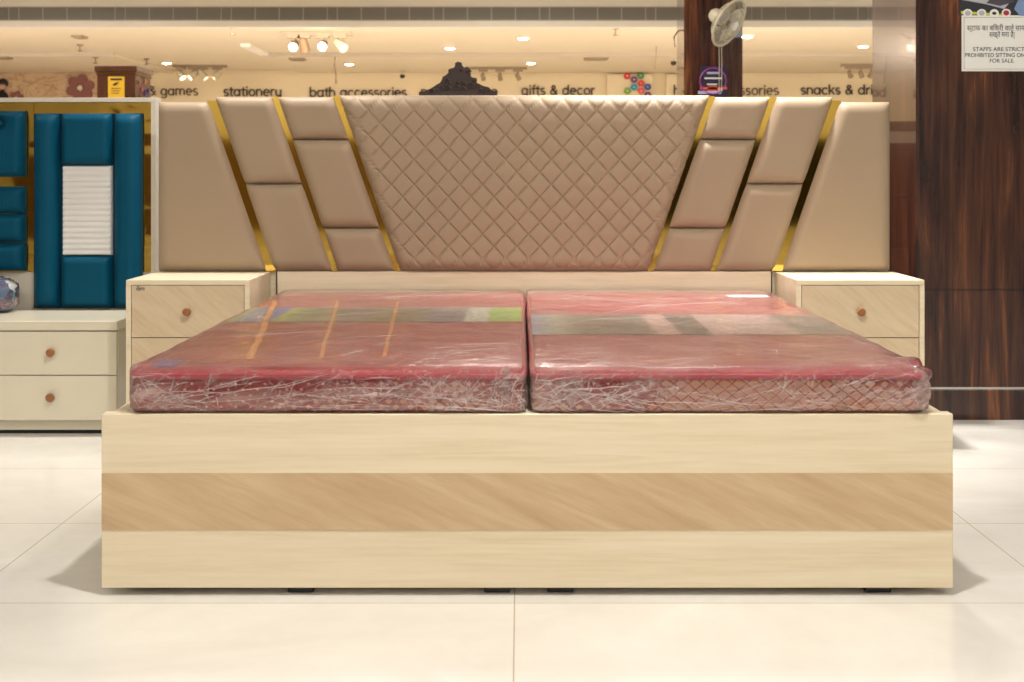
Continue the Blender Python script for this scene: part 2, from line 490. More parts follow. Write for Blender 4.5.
def flower(px, py, r, label):
    c = at(px, py, 25.5); s = 25.5/FPX
    f = empty('wall_flower', (c.x, 25.55, c.z - r*s), label, 'wall flower')
    for k in range(6):
        a = k*math.pi/3 + .3
        bm = bmesh.new(); d = Vector((math.cos(a), 0, math.sin(a)))
        n = Vector((-d.z, 0, d.x))
        out = []
        for t in range(16):
            th = 2*math.pi*t/16
            p = Vector((c.x, 0, c.z)) + d*(r*s*.62 + r*s*.40*math.cos(th)) + n*(r*s*.36*math.sin(th))
            out.append((p.x, p.z))
        prism(bm, out, 25.50 - .004*k, 25.545 - .004*(k % 2))
        obj('petal', bm, M['maroon_petal'], f)
    obj('core', lathe(bmesh.new(), [(0, 0), (r*s*.2, .0), (r*s*.17, .03), (0, .04)], (c.x, 25.5, c.z), (0, -1, 0)), M['petal_core'], f, True)
flower(80, 88, 14, 'maroon wall flower with a cream centre beside the brown cabinet')
flower(16, 98, 7, 'small maroon flower on the papered wall above the teal tufted block')

# painted doll on the papered wall
c = at(3, 88, 25.5); s = 25.5/FPX
d = empty('doll_cutout', (c.x, 25.52, c.z - 10*s), 'black-haired doll figure on the papered wall at the far end of the teal headboard', 'wall doll')
bm = lathe(bmesh.new(), [(0, -.07), (5*s*.8, -.04), (5*s, 0), (5*s*.8, .04), (0, .07)], (c.x-1*s, 25.47, c.z+1*s), (0, 0, 1)); obj('head', bm, M['skin_tone'], d, True)
bm = bmesh.new(); bmesh.ops.create_uvsphere(bm, u_segments=16, v_segments=10, radius=5.6*s)
for v in bm.verts: v.co = Vector((c.x-.4*s + v.co.x, 25.51 + v.co.y*.3, c.z + 4.5*s + v.co.z*.9))
obj('hair', bm, M['hair_black'], d, True)
bm = lathe(bmesh.new(), [(6*s, -9*s), (5*s, -5*s), (2*s, -2.5*s), (1.5*s, 0)], (c.x-.5*s, 25.48, c.z-1*s), (0, 0, 1)); obj('dress', bm, M['hair_black'], d, True)

# air vent along the bulkhead
yv = 16.4
v0, v1 = at(0, 20, yv).z, at(0, 7.5, yv).z
vent = empty('air_vent', (0, yv, v0), 'long grey linear air vent set along the white bulkhead', 'air vent')
obj('vent_frame', bx(-9, 9, yv-.012, yv, v0-.012, v1+.012), M['vent_frame'], vent)
px = -14
k = 0
while px < 900:
    wd = 9 if k % 5 == 1 else 23
    a, b = at(px, 0, yv).x, at(px+wd, 0, yv).x
    bm = bmesh.new()
    box(bm, a, b, yv-.020, yv-.012, v0, v1)
    for i in range(7):
        z = v0 + (v1-v0)*(i+.5)/7
        box(bm, a, b, yv-.030, yv-.018, z-.003, z+.003)
    obj('vent_grille', bm, M['vent_slat'], vent)
    px += wd + 1.0; k += 1

# ------------------------------------------------------------------ lettering (strokes of a round sans-serif)
def arc(cx, cy, rx, ry, a0, a1, n=14):
    return [(cx + rx*math.cos(R(a0+(a1-a0)*i/n)), cy + ry*math.sin(R(a0+(a1-a0)*i/n))) for i in range(n+1)]
G = {
 'a': (1.12, [arc(.5,.5,.42,.5,0,360), [(.92,1),(.92,0)]]),
 'b': (1.12, [arc(.55,.5,.42,.5,0,360), [(.13,1.5),(.13,0)]]),
 'c': (.98, [arc(.52,.5,.42,.5,45,315)]),
 'd': (1.12, [arc(.5,.5,.42,.5,0,360), [(.92,1.5),(.92,0)]]),
 'e': (1.06, [[(.1,.52),(.92,.52)] + arc(.52,.5,.42,.5,0,310)]),
 'f': (.62, [[(.3,0),(.3,1.2)] + arc(.55,1.2,.25,.3,180,70), [(.05,.95),(.6,.95)]]),
 'g': (1.12, [arc(.5,.5,.42,.5,0,360), [(.92,1),(.92,-.2)] + arc(.52,-.15,.4,.3,0,-150)]),
 'h': (1.06, [[(.13,1.5),(.13,0)], arc(.5,.58,.37,.42,180,0)+[(.87,0)]]),
 'i': (.36, [[(.18,1),(.18,0)], [(.18,1.32),(.18,1.46)]]),
 'k': (.96, [[(.13,1.5),(.13,0)], [(.8,1),(.15,.42)], [(.38,.6),(.85,0)]]),
 'm': (1.66, [[(.13,1),(.13,0)], arc(.46,.62,.33,.38,180,0)+[(.79,0)], arc(1.13,.62,.34,.38,180,0)+[(1.47,0)]]),
 'n': (1.06, [[(.13,1),(.13,0)], arc(.5,.58,.37,.42,180,0)+[(.87,0)]]),
 'o': (1.08, [arc(.54,.5,.43,.5,0,360)]),
 'r': (.66, [[(.13,1),(.13,0)], arc(.5,.56,.37,.42,180,75)]),
 's': (.84, [arc(.42,.74,.3,.26,40,270,10)[:-1] + arc(.42,.25,.32,.25,90,-140,10)]),
 't': (.62, [[(.28,1.38),(.28,.25)] + arc(.5,.25,.22,.25,180,290), [(.03,.97),(.58,.97)]]),
 'u': (1.06, [[(.13,1)] + arc(.5,.42,.37,.42,180,360) + [(.87,1)]]),
 'w': (1.4, [[(.05,1),(.4,0),(.7,.95),(1.0,0),(1.35,1)]]),
 'y': (1.06, [[(.13,1)] + arc(.5,.42,.37,.42,180,360), [(.87,1),(.87,-.2)] + arc(.5,-.15,.37,.3,0,-140)]),
 '&': (1.3, [[(1.15,0),(.4,.95)] + arc(.58,1.17,.25,.24,220,-50,12) + [(.4,.72)] + arc(.5,.36,.38,.36,110,340,12) + [(1.1,.72)]]),
 ' ': (.55, []),
}
def lettering(text, px0, px1, base, xh, label, Y=25.68):
    tot = sum(G[ch][0] for ch in text) + .06*(len(text)-1)
    s = Y/FPX; sx = (px1-px0)/tot*s; sz = xh*s
    p0 = at(px0, base, Y)
    sg = empty('wall_lettering', (p0.x, Y, p0.z), label, 'sign')
    x = 0; hw = .105*sz
    for ch in text:
        wd, strokes = G[ch]
        if strokes:
            bm = bmesh.new()
            for si, st in enumerate(strokes):
                pts = [Vector((p0.x + (x+u)*sx, 0, p0.z + v*sz)) for u, v in st]
                if len(pts) == 2:   # a straight stroke reaches past its ends
                    e = (pts[1]-pts[0]).normalized()*hw*.6; pts[0] -= e; pts[1] += e
                closed = (pts[0]-pts[-1]).length < 1e-4
                if closed: pts.pop()
                n = len(pts); fr = []
                for i, p in enumerate(pts):
                    a = pts[(i-1) % n] if closed or i else p
                    b = pts[(i+1) % n] if closed or i < n-1 else p
                    t = (b-a).normalized(); nn = Vector((-t.z, 0, t.x))*hw
                    fr.append([bm.verts.new(q) for q in (p+nn+Vector((0,Y-.02-.001*si,0)), p-nn+Vector((0,Y-.02-.001*si,0)), p-nn+Vector((0,Y+.01,0)), p+nn+Vector((0,Y+.01,0)))])
                for i in range(n if closed else n-1):
                    a, b = fr[i], fr[(i+1) % n]
                    for k in range(4): bm.faces.new((a[k], a[(k+1)%4], b[(k+1)%4], b[k]))
                if not closed: bm.faces.new(fr[0]); bm.faces.new(fr[-1])
            obj('letter', bm, M['dark_letter'], sg)
        x += wd + .06
    return sg
YB = 25.52
lettering('toys & games', 121, 198, 95.0, 6.1, 'dark lettering reading & games beside the brown cabinet', YB)
lettering('stationery', 223.5, 282, 95.8, 6.2, 'dark lettering reading stationery on the far wall', 25.68)
lettering('bath accessories', 309.5, 407, 96.6, 6.2, 'dark lettering reading bath accessories on the far wall', 25.68)
lettering('new furniture', 421, 498, 95.8, 6.2, 'dark lettering mostly hidden behind the carved wooden crest', 25.68)
lettering('gifts & decor', 521.5, 595, 94.6, 6.2, 'dark lettering reading gifts & decor on the far wall', 25.68)
lettering('home accessories', 673.5, 779, 94.6, 6.2, 'dark lettering ending in ssories, cut by the fan pillar', YB-.02)
lettering('snacks & drinks', 800.5, 893, 94.2, 6.2, 'dark lettering reading snacks & drinks on the far wall', 25.68)

# hexagon emblem
YH = 25.54
hp = at(637, 98, YH)
hx = empty('hexagon_sign', (hp.x, YH, hp.z), 'cluster of small coloured hexagon plates on the far pilaster', 'sign')
for (px, py, cn) in ((627, 76, 'hex_red'), (640.7, 75.6, 'hex_green'), (634, 79.6, 'hex_purple'), (641, 83.4, 'hex_red'), (634, 87.2, 'hex_teal'), (647.6, 87, 'hex_blue'), (627.3, 91, 'hex_lime'), (641, 91, 'hex_rose'), (647.8, 95, 'hex_purple')):
    c = at(px, py, YH); r = 3.75*YH/FPX
    h = obj('hexagon', prism(bmesh.new(), [(c.x+r*math.cos(R(60*i)), c.z+r*math.sin(R(60*i))) for i in range(6)], YH-.03, YH), M[cn], hx)
    bm = bmesh.new()
    rr = r*.24; q = random.randint(3, 6)
    prism(bm, [(c.x+rr*math.cos(R(360*i/q+90)), c.z+rr*math.sin(R(360*i/q+90))) for i in range(q)], YH-.036, YH-.03)
    obj('symbol', bm, M['paper_white'], h)

# ------------------------------------------------------------------ ceiling fixtures of the far hall
def ceil_pt(px, py, zc):
    Y = (zc - CAMZ)*FPX/(CY - py); return Vector(((px-CX)*Y/FPX, Y, zc))
def downlight(px, py, zc, label, power=16):
    p = ceil_pt(px, py, zc)
    t = empty('ceiling_downlight', (p.x, p.y, zc-.03), label, 'ceiling light', 'downlights of the far hall')
    r = .085
    bm = lathe(bmesh.new(), [(r*1.35, .03), (r*1.35, .012), (r*1.05, .0), (r*.95, .01), (r*.95, .03)], (p.x, p.y, zc-.03), (0, 0, 1), 24); obj('trim_ring', bm, M['white_paint'], t, True)
    obj('lens', lathe(bmesh.new(), [(0, -.012), (r*.6, -.006), (r*.94, .006), (r*.94, .02), (0, .02)], (p.x, p.y, zc-.03), (0, 0, 1), 24), M['lamp_bright'], t, True)
    lamp('downlight_beam', 'SPOT', (p.x, p.y, zc-.06), power*4, WARM, .07, spot=140)
downlight(450, 47, 3.05, 'bright round downlight in the ceiling above the carved crest')
downlight(523, 37, 3.05, 'nearest round downlight, above the start of gifts & decor')
downlight(531, 62, 2.99, 'small round downlight over gifts & decor near the far wall')
downlight(747, 35.5, 3.05, 'round downlight in the ceiling just beyond the fan pillar')
downlight(863, 45.3, 3.05, 'round downlight above the lettering snacks & drinks')
downlight(349, 63, 2.99, 'small round downlight between stationery track and carved crest')
downlight(167, 62, 3.05, 'small round downlight at the end of the track over & games')

def track(px0, px1, py, zc, heads, label, hs=.8):
    a, b = ceil_pt(px0, py, zc), ceil_pt(px1, py, zc)
    Y = a.y; s = Y/FPX
    t = empty('track_light', ((a.x+b.x)/2, Y, zc-.05), label, 'track light')
    obj('track', bx(a.x, b.x, Y-.03, Y+.03, zc-.05, zc), M['track_grey'], t)
    for (hx_, tilt, turn, on) in heads:
        x = at(hx_, py, Y).x
        bm = bmesh.new(); tube(bm, [(x, Y, zc-.05), (x, Y, zc-.17)], .016); box(bm, x-.09, x+.09, Y-.04, Y+.04, zc-.09, zc-.045)
        arm = obj('arm', bm, M['track_grey'], t)
        ax = Vector((math.sin(R(turn))*math.sin(R(tilt)), -math.cos(R(turn))*math.sin(R(tilt)), -math.cos(R(tilt))))
        o = Vector((x, Y, zc-.19))
        hd = obj('lamp_head', lathe(bmesh.new(), [(q*hs, h*hs) for q, h in ((0, -.13), (.055, -.13), (.075, -.10), (.085, .02), (.095, .13), (.085, .13), (.07, .09))], o, ax, 18), M['spot_bronze' if on != 1 and hs > .7 else 'plastic_cream' if hs > .7 else 'track_grey'], t, True)
        obj('lens', lathe(bmesh.new(), [(q*hs, h*hs) for q, h in ((0, .09), (.072, .09), (.072, .10), (0, .105))], o, ax, 18), M[('plastic_cream', 'lamp_glow', 'lamp_bright')[on]], hd, True)
        if on == 2: lamp('spot_beam', 'SPOT', o + ax*.16, 60, WARM, .06, rot=Vector((0,0,-1)).rotation_difference(ax).to_euler(), spot=70)
track(282, 352, 32, 3.05, ((294, 62, 0, 2), (304, 20, 150, 0), (323, 68, 0, 2), (340, 55, 50, 1)), 'track with two glaring spotlights above the lettering stationery')
track(173, 227, 65, 3.05, ((181, 45, 50, 1), (193, 50, -45, 1), (203, 40, 80, 1), (217, 45, -60, 1)), 'track of four pale spotlights above the lettering & games')
track(468, 527, 67, 2.99, ((483, 30, 160, 0), (500, 30, 160, 0), (518, 35, 120, 0)), 'pale track of spotlights behind the carved wooden crest', .5)
track(841, 884, 64, 2.99, ((850, 40, 140, 0), (861, 30, 120, 0), (871, 40, 200, 0)), 'pale track of spotlights above the lettering snacks & drinks', .5)

def sprinkler(px, py, zc, label):
    p = ceil_pt(px, py, zc)
    t = obj('fire_sprinkler', lathe(bmesh.new(), [(.05, .12), (.05, .10), (.014, .09), (.014, .03), (.042, .02), (.042, .008), (.008, 0)], (p.x, p.y, zc-.12), (0, 0, 1), 14), M['cable_grey'], None, True)
    tag(t, label, 'sprinkler', 'ceiling sprinklers')
sprinkler(232.5, 27, 3.05, 'ceiling sprinkler between the two leftmost track lights')
sprinkler(80, 44.5, 3.05, 'ceiling sprinkler in line with the maroon wall flower')
sprinkler(146.5, 58.5, 3.05, 'ceiling sprinkler over the edge of the brown cabinet')
sprinkler(616, 27.5, 3.05, 'ceiling sprinkler above the coloured hexagon sign')
sprinkler(95.5, 57, 2.99, 'ceiling sprinkler straight above the yellow notice')
def slot(px0, px1, py, zc, label):
    a, b = ceil_pt(px0, py, zc), ceil_pt(px1, py, zc)
    bm = bmesh.new(); box(bm, a.x, b.x, a.y-.14, a.y+.14, zc-.03, zc); 
    for i in range(3): box(bm, a.x+.03, b.x-.03, a.y-.10+.08*i, a.y-.06+.08*i, zc-.04, zc-.03)
    tag(obj('ceiling_diffuser', bm, M['track_grey']), label, 'ceiling diffuser')
slot(74, 85, 36, 3.05, 'small slot diffuser in the ceiling above the maroon wall flower')
slot(584, 608, 58, 2.99, 'slot diffuser in the ceiling above the word decor')
slot(290, 305, 58.5, 2.99, 'slot diffuser in the ceiling below the two glaring spotlights')
slot(-20, 10, 57, 2.99, 'slot diffuser in the ceiling above the black-haired doll')
def hanging(pts, zc, label, r=.007):
    p0 = ceil_pt(pts[0][0], pts[0][1], zc)
    bm = bmesh.new(); tube(bm, [at(x, y, p0.y) for x, y in pts], r, 6)
    tag(obj('hanging_cable', bm, M['cable_grey'], None, True), label, 'cable')
hanging([(335, 57), (334.5, 66), (336, 76), (336, 84)], 2.99, 'thin cable hanging from the ceiling above bath accessories', .012)
hanging([(656.5, 46), (656, 54), (655.5, 64), (655, 70)], 3.05, 'thin straight cable hanging above the hexagon sign')
def camera_dot(px, py, zc, label):
    p = ceil_pt(px, py, zc); q = .07
    t = empty('security_camera', (p.x, p.y, zc-.16), label, 'security camera')
    obj('mount', lathe(bmesh.new(), [(.05, .16), (.05, .14), (.015, .13), (.015, .06)], (p.x, p.y, zc-.16), (0, 0, 1), 12), M['plastic_cream'], t, True)
    obj('dome', lathe(bmesh.new(), [(0, 0), (.035, .01), (.05, .04), (.05, .075), (0, .08)], (p.x, p.y, zc-.16), (0, 0, 1), 16), M['dark_plastic'], t, True)
camera_dot(402.5, 70.5, 2.99, 'small dark dome camera on the ceiling over bath accessories')
camera_dot(673.5, 56.5, 2.99, 'small dark dome camera on the ceiling beside the fan pillar')

# ------------------------------------------------------------------ pillar with fan and poster
YP = 11.0
pl = structure('pillar', bx(at(684, 0, YP).x, at(742.5, 0, YP).x, YP, YP+.5, 0, 3.3), M['dark_wood'], 'dark glossy wood-clad pillar carrying the wall fan')
fc = at(729, 23, YP-.28)
fan = empty('wall_fan', at(716, 20, YP), 'cream wall fan on the dark pillar, its cage tilted downwards', 'fan')
axis = Vector((.70, -.52, -.49)).normalized()
s = YP/FPX
def fdir():
    e1 = axis.cross(Vector((0, 0, 1))).normalized(); return e1, e1.cross(axis).normalized()
e1, e2 = fdir()
rr = .212
obj('wall_bracket', bx(at(712, 0, YP).x, at(719, 0, YP).x, YP-.05, YP, at(0, 24, YP).z, at(0, 10, YP).z, bev=.012), M['plastic_cream'], fan, True)
mot = fc - axis*.125
obj('motor', lathe(bmesh.new(), [(0, -.07), (.04, -.066), (.06, -.04), (.064, .02), (.056, .06), (.03, .08)], mot, axis, 20), M['plastic_cream'], fan, True)
obj('neck', tube(bmesh.new(), [at(715.5, 20, YP-.03), (at(716, 18, YP-.03)+mot)/2 + Vector((0,0,.01)), mot], .022, 10), M['plastic_cream'], fan, True)
bm = bmesh.new()
def ringpts(r, off, n=40): return [fc + axis*off + (e1*math.cos(2*math.pi*i/n) + e2*math.sin(2*math.pi*i/n))*r for i in range(n)]
tube(bm, ringpts(rr, 0), .011, 8, True); tube(bm, ringpts(rr*.7, .045), .003, 6, True); tube(bm, ringpts(rr*.4, .06), .003, 6, True); tube(bm, ringpts(rr*.75, -.06), .003, 6, True)
for i in range(48):
    a = 2*math.pi*i/48; dd = e1*math.cos(a) + e2*math.sin(a)
    tube(bm, [fc+dd*.045+axis*.065, fc+dd*rr*.7+axis*.045, fc+dd*rr, fc+dd*rr*.75-axis*.06, fc+dd*.07-axis*.08], .0022, 4)
cage = obj('cage', bm, M['plastic_cream'], fan, True)
obj('cage_badge', lathe(bmesh.new(), [(0, .075), (.035, .073), (.048, .06), (.048, .05), (0, .05)], fc, axis, 20), M['paper_white'], cage, True)
for k in range(3):
    bm = bmesh.new(); a0 = 2*math.pi*k/3 + .4
    rows = []
    for i in range(7):
        r = .03 + (rr*.82-.03)*i/6
        wdt = .35 + .75*math.sin(math.pi*min(1, (i+.6)/6.6))
        row = []
        for j in range(6):
            a = a0 + wdt*(j/5-.5)*(.9)
            row.append(bm.verts.new(fc + (e1*math.cos(a)+e2*math.sin(a))*r + axis*(.025*(j/5-.5)*(1 if i else .5) - .01)))
        rows.append(row)
    for a_, b_ in zip(rows, rows[1:]):
        for j in range(5): bm.faces.new((a_[j], a_[j+1], b_[j+1], b_[j]))
    bl = obj('blade', bm, M['vent_frame'], fan, True); md = bl.modifiers.new('s', 'SOLIDIFY'); md.thickness = .003
for px in (719, 721.5):
    bm = bmesh.new(); tube(bm, [at(px, 42, YP-.06), at(px+.3, 66, YP-.06), at(px, 91, YP-.06)], .0028, 6); lathe(bm, [(0, 0), (.008, .01), (.006, .03), (0, .035)], at(px, 92, YP-.06), (0, 0, 1), 8)
    obj('pull_cord', bm, M['plastic_cream'], fan)

YQ = YP-.012
p0, p1 = at(700.5, 98, YQ), at(727.5, 66, YQ)
po = empty('round_logo_poster', (p0.x, YQ, p0.z), 'dark poster with a glowing pink ring, low on the fan pillar', 'poster')
obj('sheet', bx(p0.x, p1.x, YQ, YP, p0.z, p1.z), M['poster_night'], po)
c = at(713, 81, YQ-.004)
bm = bmesh.new(); tube(bm, [c + Vector((math.cos(2*math.pi*i/40), 0, math.sin(2*math.pi*i/40)))*13*s for i in range(40)], .0058, 6, True); obj('ring', bm, M['neon_pink'], po, True)
for (x0, x1, y0, y1, mn) in ((707, 719, 74, 72, 'poster_lilac'), (704.5, 722, 79, 77.6, 'paper_white'), (707, 717, 85, 83.8, 'paper_white'), (700, 727, 89.5, 87.2, 'poster_orange'), (708, 717, 91, 86, 'poster_orange'), (698, 721, 94, 91, 'poster_lilac')):
    a, b = at(x0, y0, YQ), at(x1, y1, YQ); obj('print', bx(a.x, b.x, YQ-.006, YQ, a.z, b.z), M[mn], po)
hang = bmesh.new(); tube(hang, [at(684, 30, YP+.1), at(678, 31, YP+.1), at(674, 37, YP+.1), at(675, 47, YP+.1)], .008, 6)
tag(obj('loose_cable', hang, M['cable_grey'], None, True), 'short loose cable curling out beside the fan pillar', 'cable')

# ------------------------------------------------------------------ big wood-clad column beside the bed
YC = 5.05; XC = 1.576
colm = structure('column', bx(XC, 2.6, YC, YC+.62, .125, 3.3), M['dark_wood'], 'large dark glossy wood column beside the bed')
structure('column_plinth', bx(XC-.004, 2.6, YC-.012, YC+.63, 0, .122, bev=.003), M['dark_wood'])
structure('column_trim', bx(XC-.003, 2.6, YC-.008, YC+.625, .120, .130), M['steel_trim'])
structure('column_seam', bx(XC-.001, 2.6, YC-.0015, YC+.0, .5155, .5185), M['black_gap'])

YN = YC-.004
n0, n1 = at(961.8, 71.2, YN), at(1042, 15.4, YN)
no = empty('notice_board', ((n0.x+n1.x)/2, YN, n0.z), 'white printed notice about staff sitting, on the dark column', 'notice')
obj('sheet', bx(n0.x, n1.x, YN-.002, YC, n0.z, n1.z), M['paper_white'], no)
bm = bmesh.new(); m_ = .008; t_ = .0009; ya, yb = YN-.003, YN-.002
box(bm, n0.x+m_, n1.x-m_, ya, yb, n0.z+m_, n0.z+m_+t_); box(bm, n0.x+m_, n1.x-m_, ya, yb, n1.z-m_-t_, n1.z-m_)
box(bm, n0.x+m_, n0.x+m_+t_, ya, yb, n0.z+m_, n1.z-m_); box(bm, n1.x-m_-t_, n1.x-m_, ya, yb, n0.z+m_, n1.z-m_)
obj('border', bm, M['poster_ink'], no)
def text(body, loc, size, mat, parent, align='CENTER', width=None, shear=0, extrude=.0004):
    cu = bpy.data.curves.new('printed_text', 'FONT'); cu.body = body; cu.size = size; cu.align_x = align; cu.shear = shear
    cu.extrude = extrude; cu.offset = size*.006 if body.isascii() else 0; cu.space_character = 1.02
    o = bpy.data.objects.new('printed_text', cu); COL.objects.link(o)
    cu.materials.append(mat); o.rotation_euler = (R(90), 0, 0)
    o.parent = parent; o.location = Vector(loc) - wloc(parent)
    bpy.context.view_layer.update()
    me = bpy.data.meshes.new_from_object(o.evaluated_get(bpy.context.evaluated_depsgraph_get()))
    xs = [v.co.x for v in me.vertices]
    k = width/(max(xs)-min(xs)) if width and xs else 1
    me.transform(Matrix.Rotation(R(90), 4, 'X') @ Matrix.Diagonal((k, 1, 1, 1)))
    n = bpy.data.objects.new('printed_line', me); COL.objects.link(n)
    if not me.materials: me.materials.append(mat)
    n.parent = parent; n.location = o.location
    bpy.data.objects.remove(o, do_unlink=True)
    return n
try:
    ncx = 1002; k_ = YN/FPX
    for body, yb_, cap, wpx in (('STAFFS ARE STRICTLY', 51, 4.0, 58), ('PROHIBITED SITTING ON SOFA', 57, 4.0, 74), ('FOR SALE.', 62.6, 4.0, 24.5)):
        p = at(ncx, yb_, YN-.0025); text(body, p, cap*k_/.72, M['poster_ink'], no, width=wpx*k_)
    dev = None
    import os
    fp = os.path.join(bpy.utils.system_resource('DATAFILES'), 'fonts', 'NotoSansDevanagari-Regular.woff2')
    for body, yb_, wpx in (('स्टाफ का बिक्री वाले सामान पर', 30.5, 70), ('सख्त मना है|', 37.0, 25)):
        p = at(ncx, yb_, YN-.0025); t = text(body, p, 5.4*k_/.72, M['poster_ink'], no, width=wpx*k_)
except Exception as e:
    print('text', e)

q0, q1 = at(959, 15.2, YN), at(1046, -45, YN)
ps = empty('furniture_poster', ((q0.x+q1.x)/2, YN, q0.z), 'colourful furniture poster above the white notice on the dark column', 'poster')
obj('sheet', bx(q0.x, q1.x, YN-.0015, YC, n1.z+.0005, q1.z), M['poster_ink'], ps)
def pq(name, pts, mat, dep):
    obj(name, prism(bmesh.new(), [(at(x, y, YN).x, at(x, y, YN).z) for x, y in pts], YN-.0015-dep, YN-.0014), M[mat], ps)
pq('printed_sofa', [(962, -6), (990, -4), (1010, 2), (1004, 9), (985, 4), (962, 0)], 'poster_grey', .0006)
pq('printed_sofa', [(986, 3), (1000, 6), (1014, 2), (1016, -8), (1000, -10)], 'sofa_dark', .0009)
pq('printed_stripe', [(961, 11), (1002, 14), (1002, 15.6), (961, 14)], 'poster_lime', .0008)
pq('printed_figure', [(1014, 9), (1018, 0), (1028, -12), (1040, -12), (1040, 16), (1020, 16)], 'poster_blue', .0011)
for (x, y, mn) in ((967.5, 13.2, 'poster_grey'), (981.5, 13.2, 'poster_grey'), (994, 13.4, 'paper_white'), (1006, 13, 'poster_red')):
    pq('printed_dot', [(x+4.6*math.cos(R(a)), y+4.2*math.sin(R(a))) for a in range(0, 360, 24)], 'paper_white', .0013)
    if mn != 'paper_white': pq('printed_dot_core', [(x+3*math.cos(R(a)), y+2.6*math.sin(R(a))) for a in range(0, 360, 24)], mn, .0016)
    else: pq('printed_dot_core', [(x+2.2*math.cos(R(a)), y+1.6*math.sin(R(a))) for a in range(0, 360, 24)], 'poster_ink', .0016)

# ------------------------------------------------------------------ brown cabinet and carved crest behind the headboards
YK = 12.0
ka, kb = at(97, 0, YK).x, at(135.3, 0, YK).x; kz = at(0, 66, YK).z
kk = empty('display_cabinet', ((ka+kb)/2, YK+.25, 0), 'brown wooden cabinet with moulded cornice rising behind the teal headboard', 'cabinet')
obj('body', bx(ka, kb, YK, YK+.5, .0, kz-.05, bev=.004), M['brown_wood'], kk)
bm = bmesh.new(); box(bm, ka-.02, kb+.02, YK-.02, YK+.52, kz-.055, kz, bev=.008); box(bm, ka-.008, kb+.008, YK-.008, YK+.508, kz-.085, kz-.07)
obj('cornice', bm, M['brown_wood'], kk)
obj('gilt_line', bx(ka-.012, kb+.012, YK-.012, YK+.512, kz-.068, kz-.058), M['gold_trim'], kk)
fl = []
for (yy, zz, r, mn) in ((.12, 1.84, .02, 'pink_paint'), (.3, 1.86, .024, 'orange_tape'), (.2, 1.78, .026, 'pink_paint'), (.3, 1.75, .032, 'purple_paint'), (.42, 1.77, .03, 'purple_paint'), (.15, 1.70, .024, 'maroon_petal'), (.4, 1.70, .024, 'hex_blue')):
    bm = bmesh.new()
    bmesh.ops.create_icosphere(bm, subdivisions=2, radius=r)
    for v in bm.verts:
        v.co *= 1 + .25*mnoise.noise(v.co*90); v.co = Vector((kb + .004 + v.co.x*.45, YK+yy+v.co.y, zz+v.co.z))
    obj('flower_ornament', bm, M[mn], kk, True)
ya = at(108, 98, YK-.01); yb_ = at(124.5, 76.5, YK-.01)
yn = empty('yellow_notice', ((ya.x+yb_.x)/2, YK-.01, ya.z), 'yellow notice sheet on the front of the brown cabinet', 'notice')
obj('sheet', bx(ya.x, yb_.x, YK-.012, YK, ya.z, yb_.z, bev=.002), M['yellow_board'], yn)
def yq(x0, x1, y0, y1, mn, nm):
    a, b = at(x0, y1, YK-.012), at(x1, y0, YK-.012); obj(nm, bx(a.x, b.x, YK-.015, YK-.0119, a.z, b.z), M[mn], yn)
yq(110.5, 122, 78.3, 80.3, 'dark_letter', 'heading_print')
bm = prism(bmesh.new(), [(at(x, y, YK).x, at(x, y, YK).z) for x, y in ((113, 85), (115, 83.2), (118, 82.5), (119.2, 81.8), (118.8, 83.4), (116.5, 85.2), (114, 85.8))], YK-.015, YK-.0119)
obj('emblem_print', bm, M['dark_letter'], yn)
for i in range(3): yq(111.5, 121 - i, 88+i*2.4, 88.8+i*2.4, 'knob_wood', 'line_print')

ch = empty('chest_of_drawers', (.3, 9.25, 0), 'brown chest of drawers added for its reflection in the dark column side', 'chest of drawers')  # unseen chest, its bands shaped for the reflection in the column
obj('body', bx(-1.2, 1.6, 9.0, 9.5, 0, 1.19, bev=.004), M['brown_wood'], ch)
obj('top', bx(-1.22, 1.62, 8.98, 9.52, 1.275, 1.345, bev=.004), M['brown_wood'], ch)
obj('upper_band', bx(-1.19, 1.59, 9.01, 9.49, 1.19, 1.275), M['light_laminate'], ch)
for k in range(3):
    for q in range(2):
        d_ = obj('drawer', bx(-1.15+1.36*q, .17+1.36*q, 8.985, 9.0, .12+.35*k, .44+.35*k, bev=.004), M['brown_wood'], ch)
        obj('knob', lathe(bmesh.new(), [(.01, 0), (.02, .015), (.015, .03), (0, .034)], (-.49+1.36*q, 8.985, .28+.35*k), (0, -1, 0), 14), M['gold_trim'], d_, True)
YG = 6.3
hd = empty('carved_headboard', (at(459, 0, YG).x, YG, 0), 'dark wooden headboard with carved crest showing above the quilted panel', 'headboard')
obj('panel', bx(hd.location.x-.85, hd.location.x+.85, YG, YG+.06, 0, 1.34, bev=.01), M['carved_wood'], hd)
crest = [(419,95),(419,92.4),(421,91.2),(423.5,91.6),(426,90.2),(430,89),(434,86.5),(437,84.4),(440,83),(442,79.5),(442.6,77),(446,75.2),(448.6,72.5),(448,70),(451,68.4),(454,68),(455.2,65.4),(455,63.2),(458,61.6),(461.4,62.6),(462,65.6),(464.5,67.6),(467,66.6),(469.6,68.6),(470.4,73),(471,77),(473.5,77.6),(476.6,78),(477,80.6),(475.6,82.4),(479,83.8),(484,86.2),(488,87),(491,89.4),(494,91.4),(496,90.6),(497.4,92.4),(497,95)]
cz0 = 1.33
pts = [(at(x, y, YG).x, at(x, y, YG).z) for x, y in crest]
bm = prism(bmesh.new(), [(pts[0][0], cz0)] + pts + [(pts[-1][0], cz0)], YG-.005, YG+.055)
crest_o = obj('crest', bm, M['carved_wood'], hd)
bm = bmesh.new()
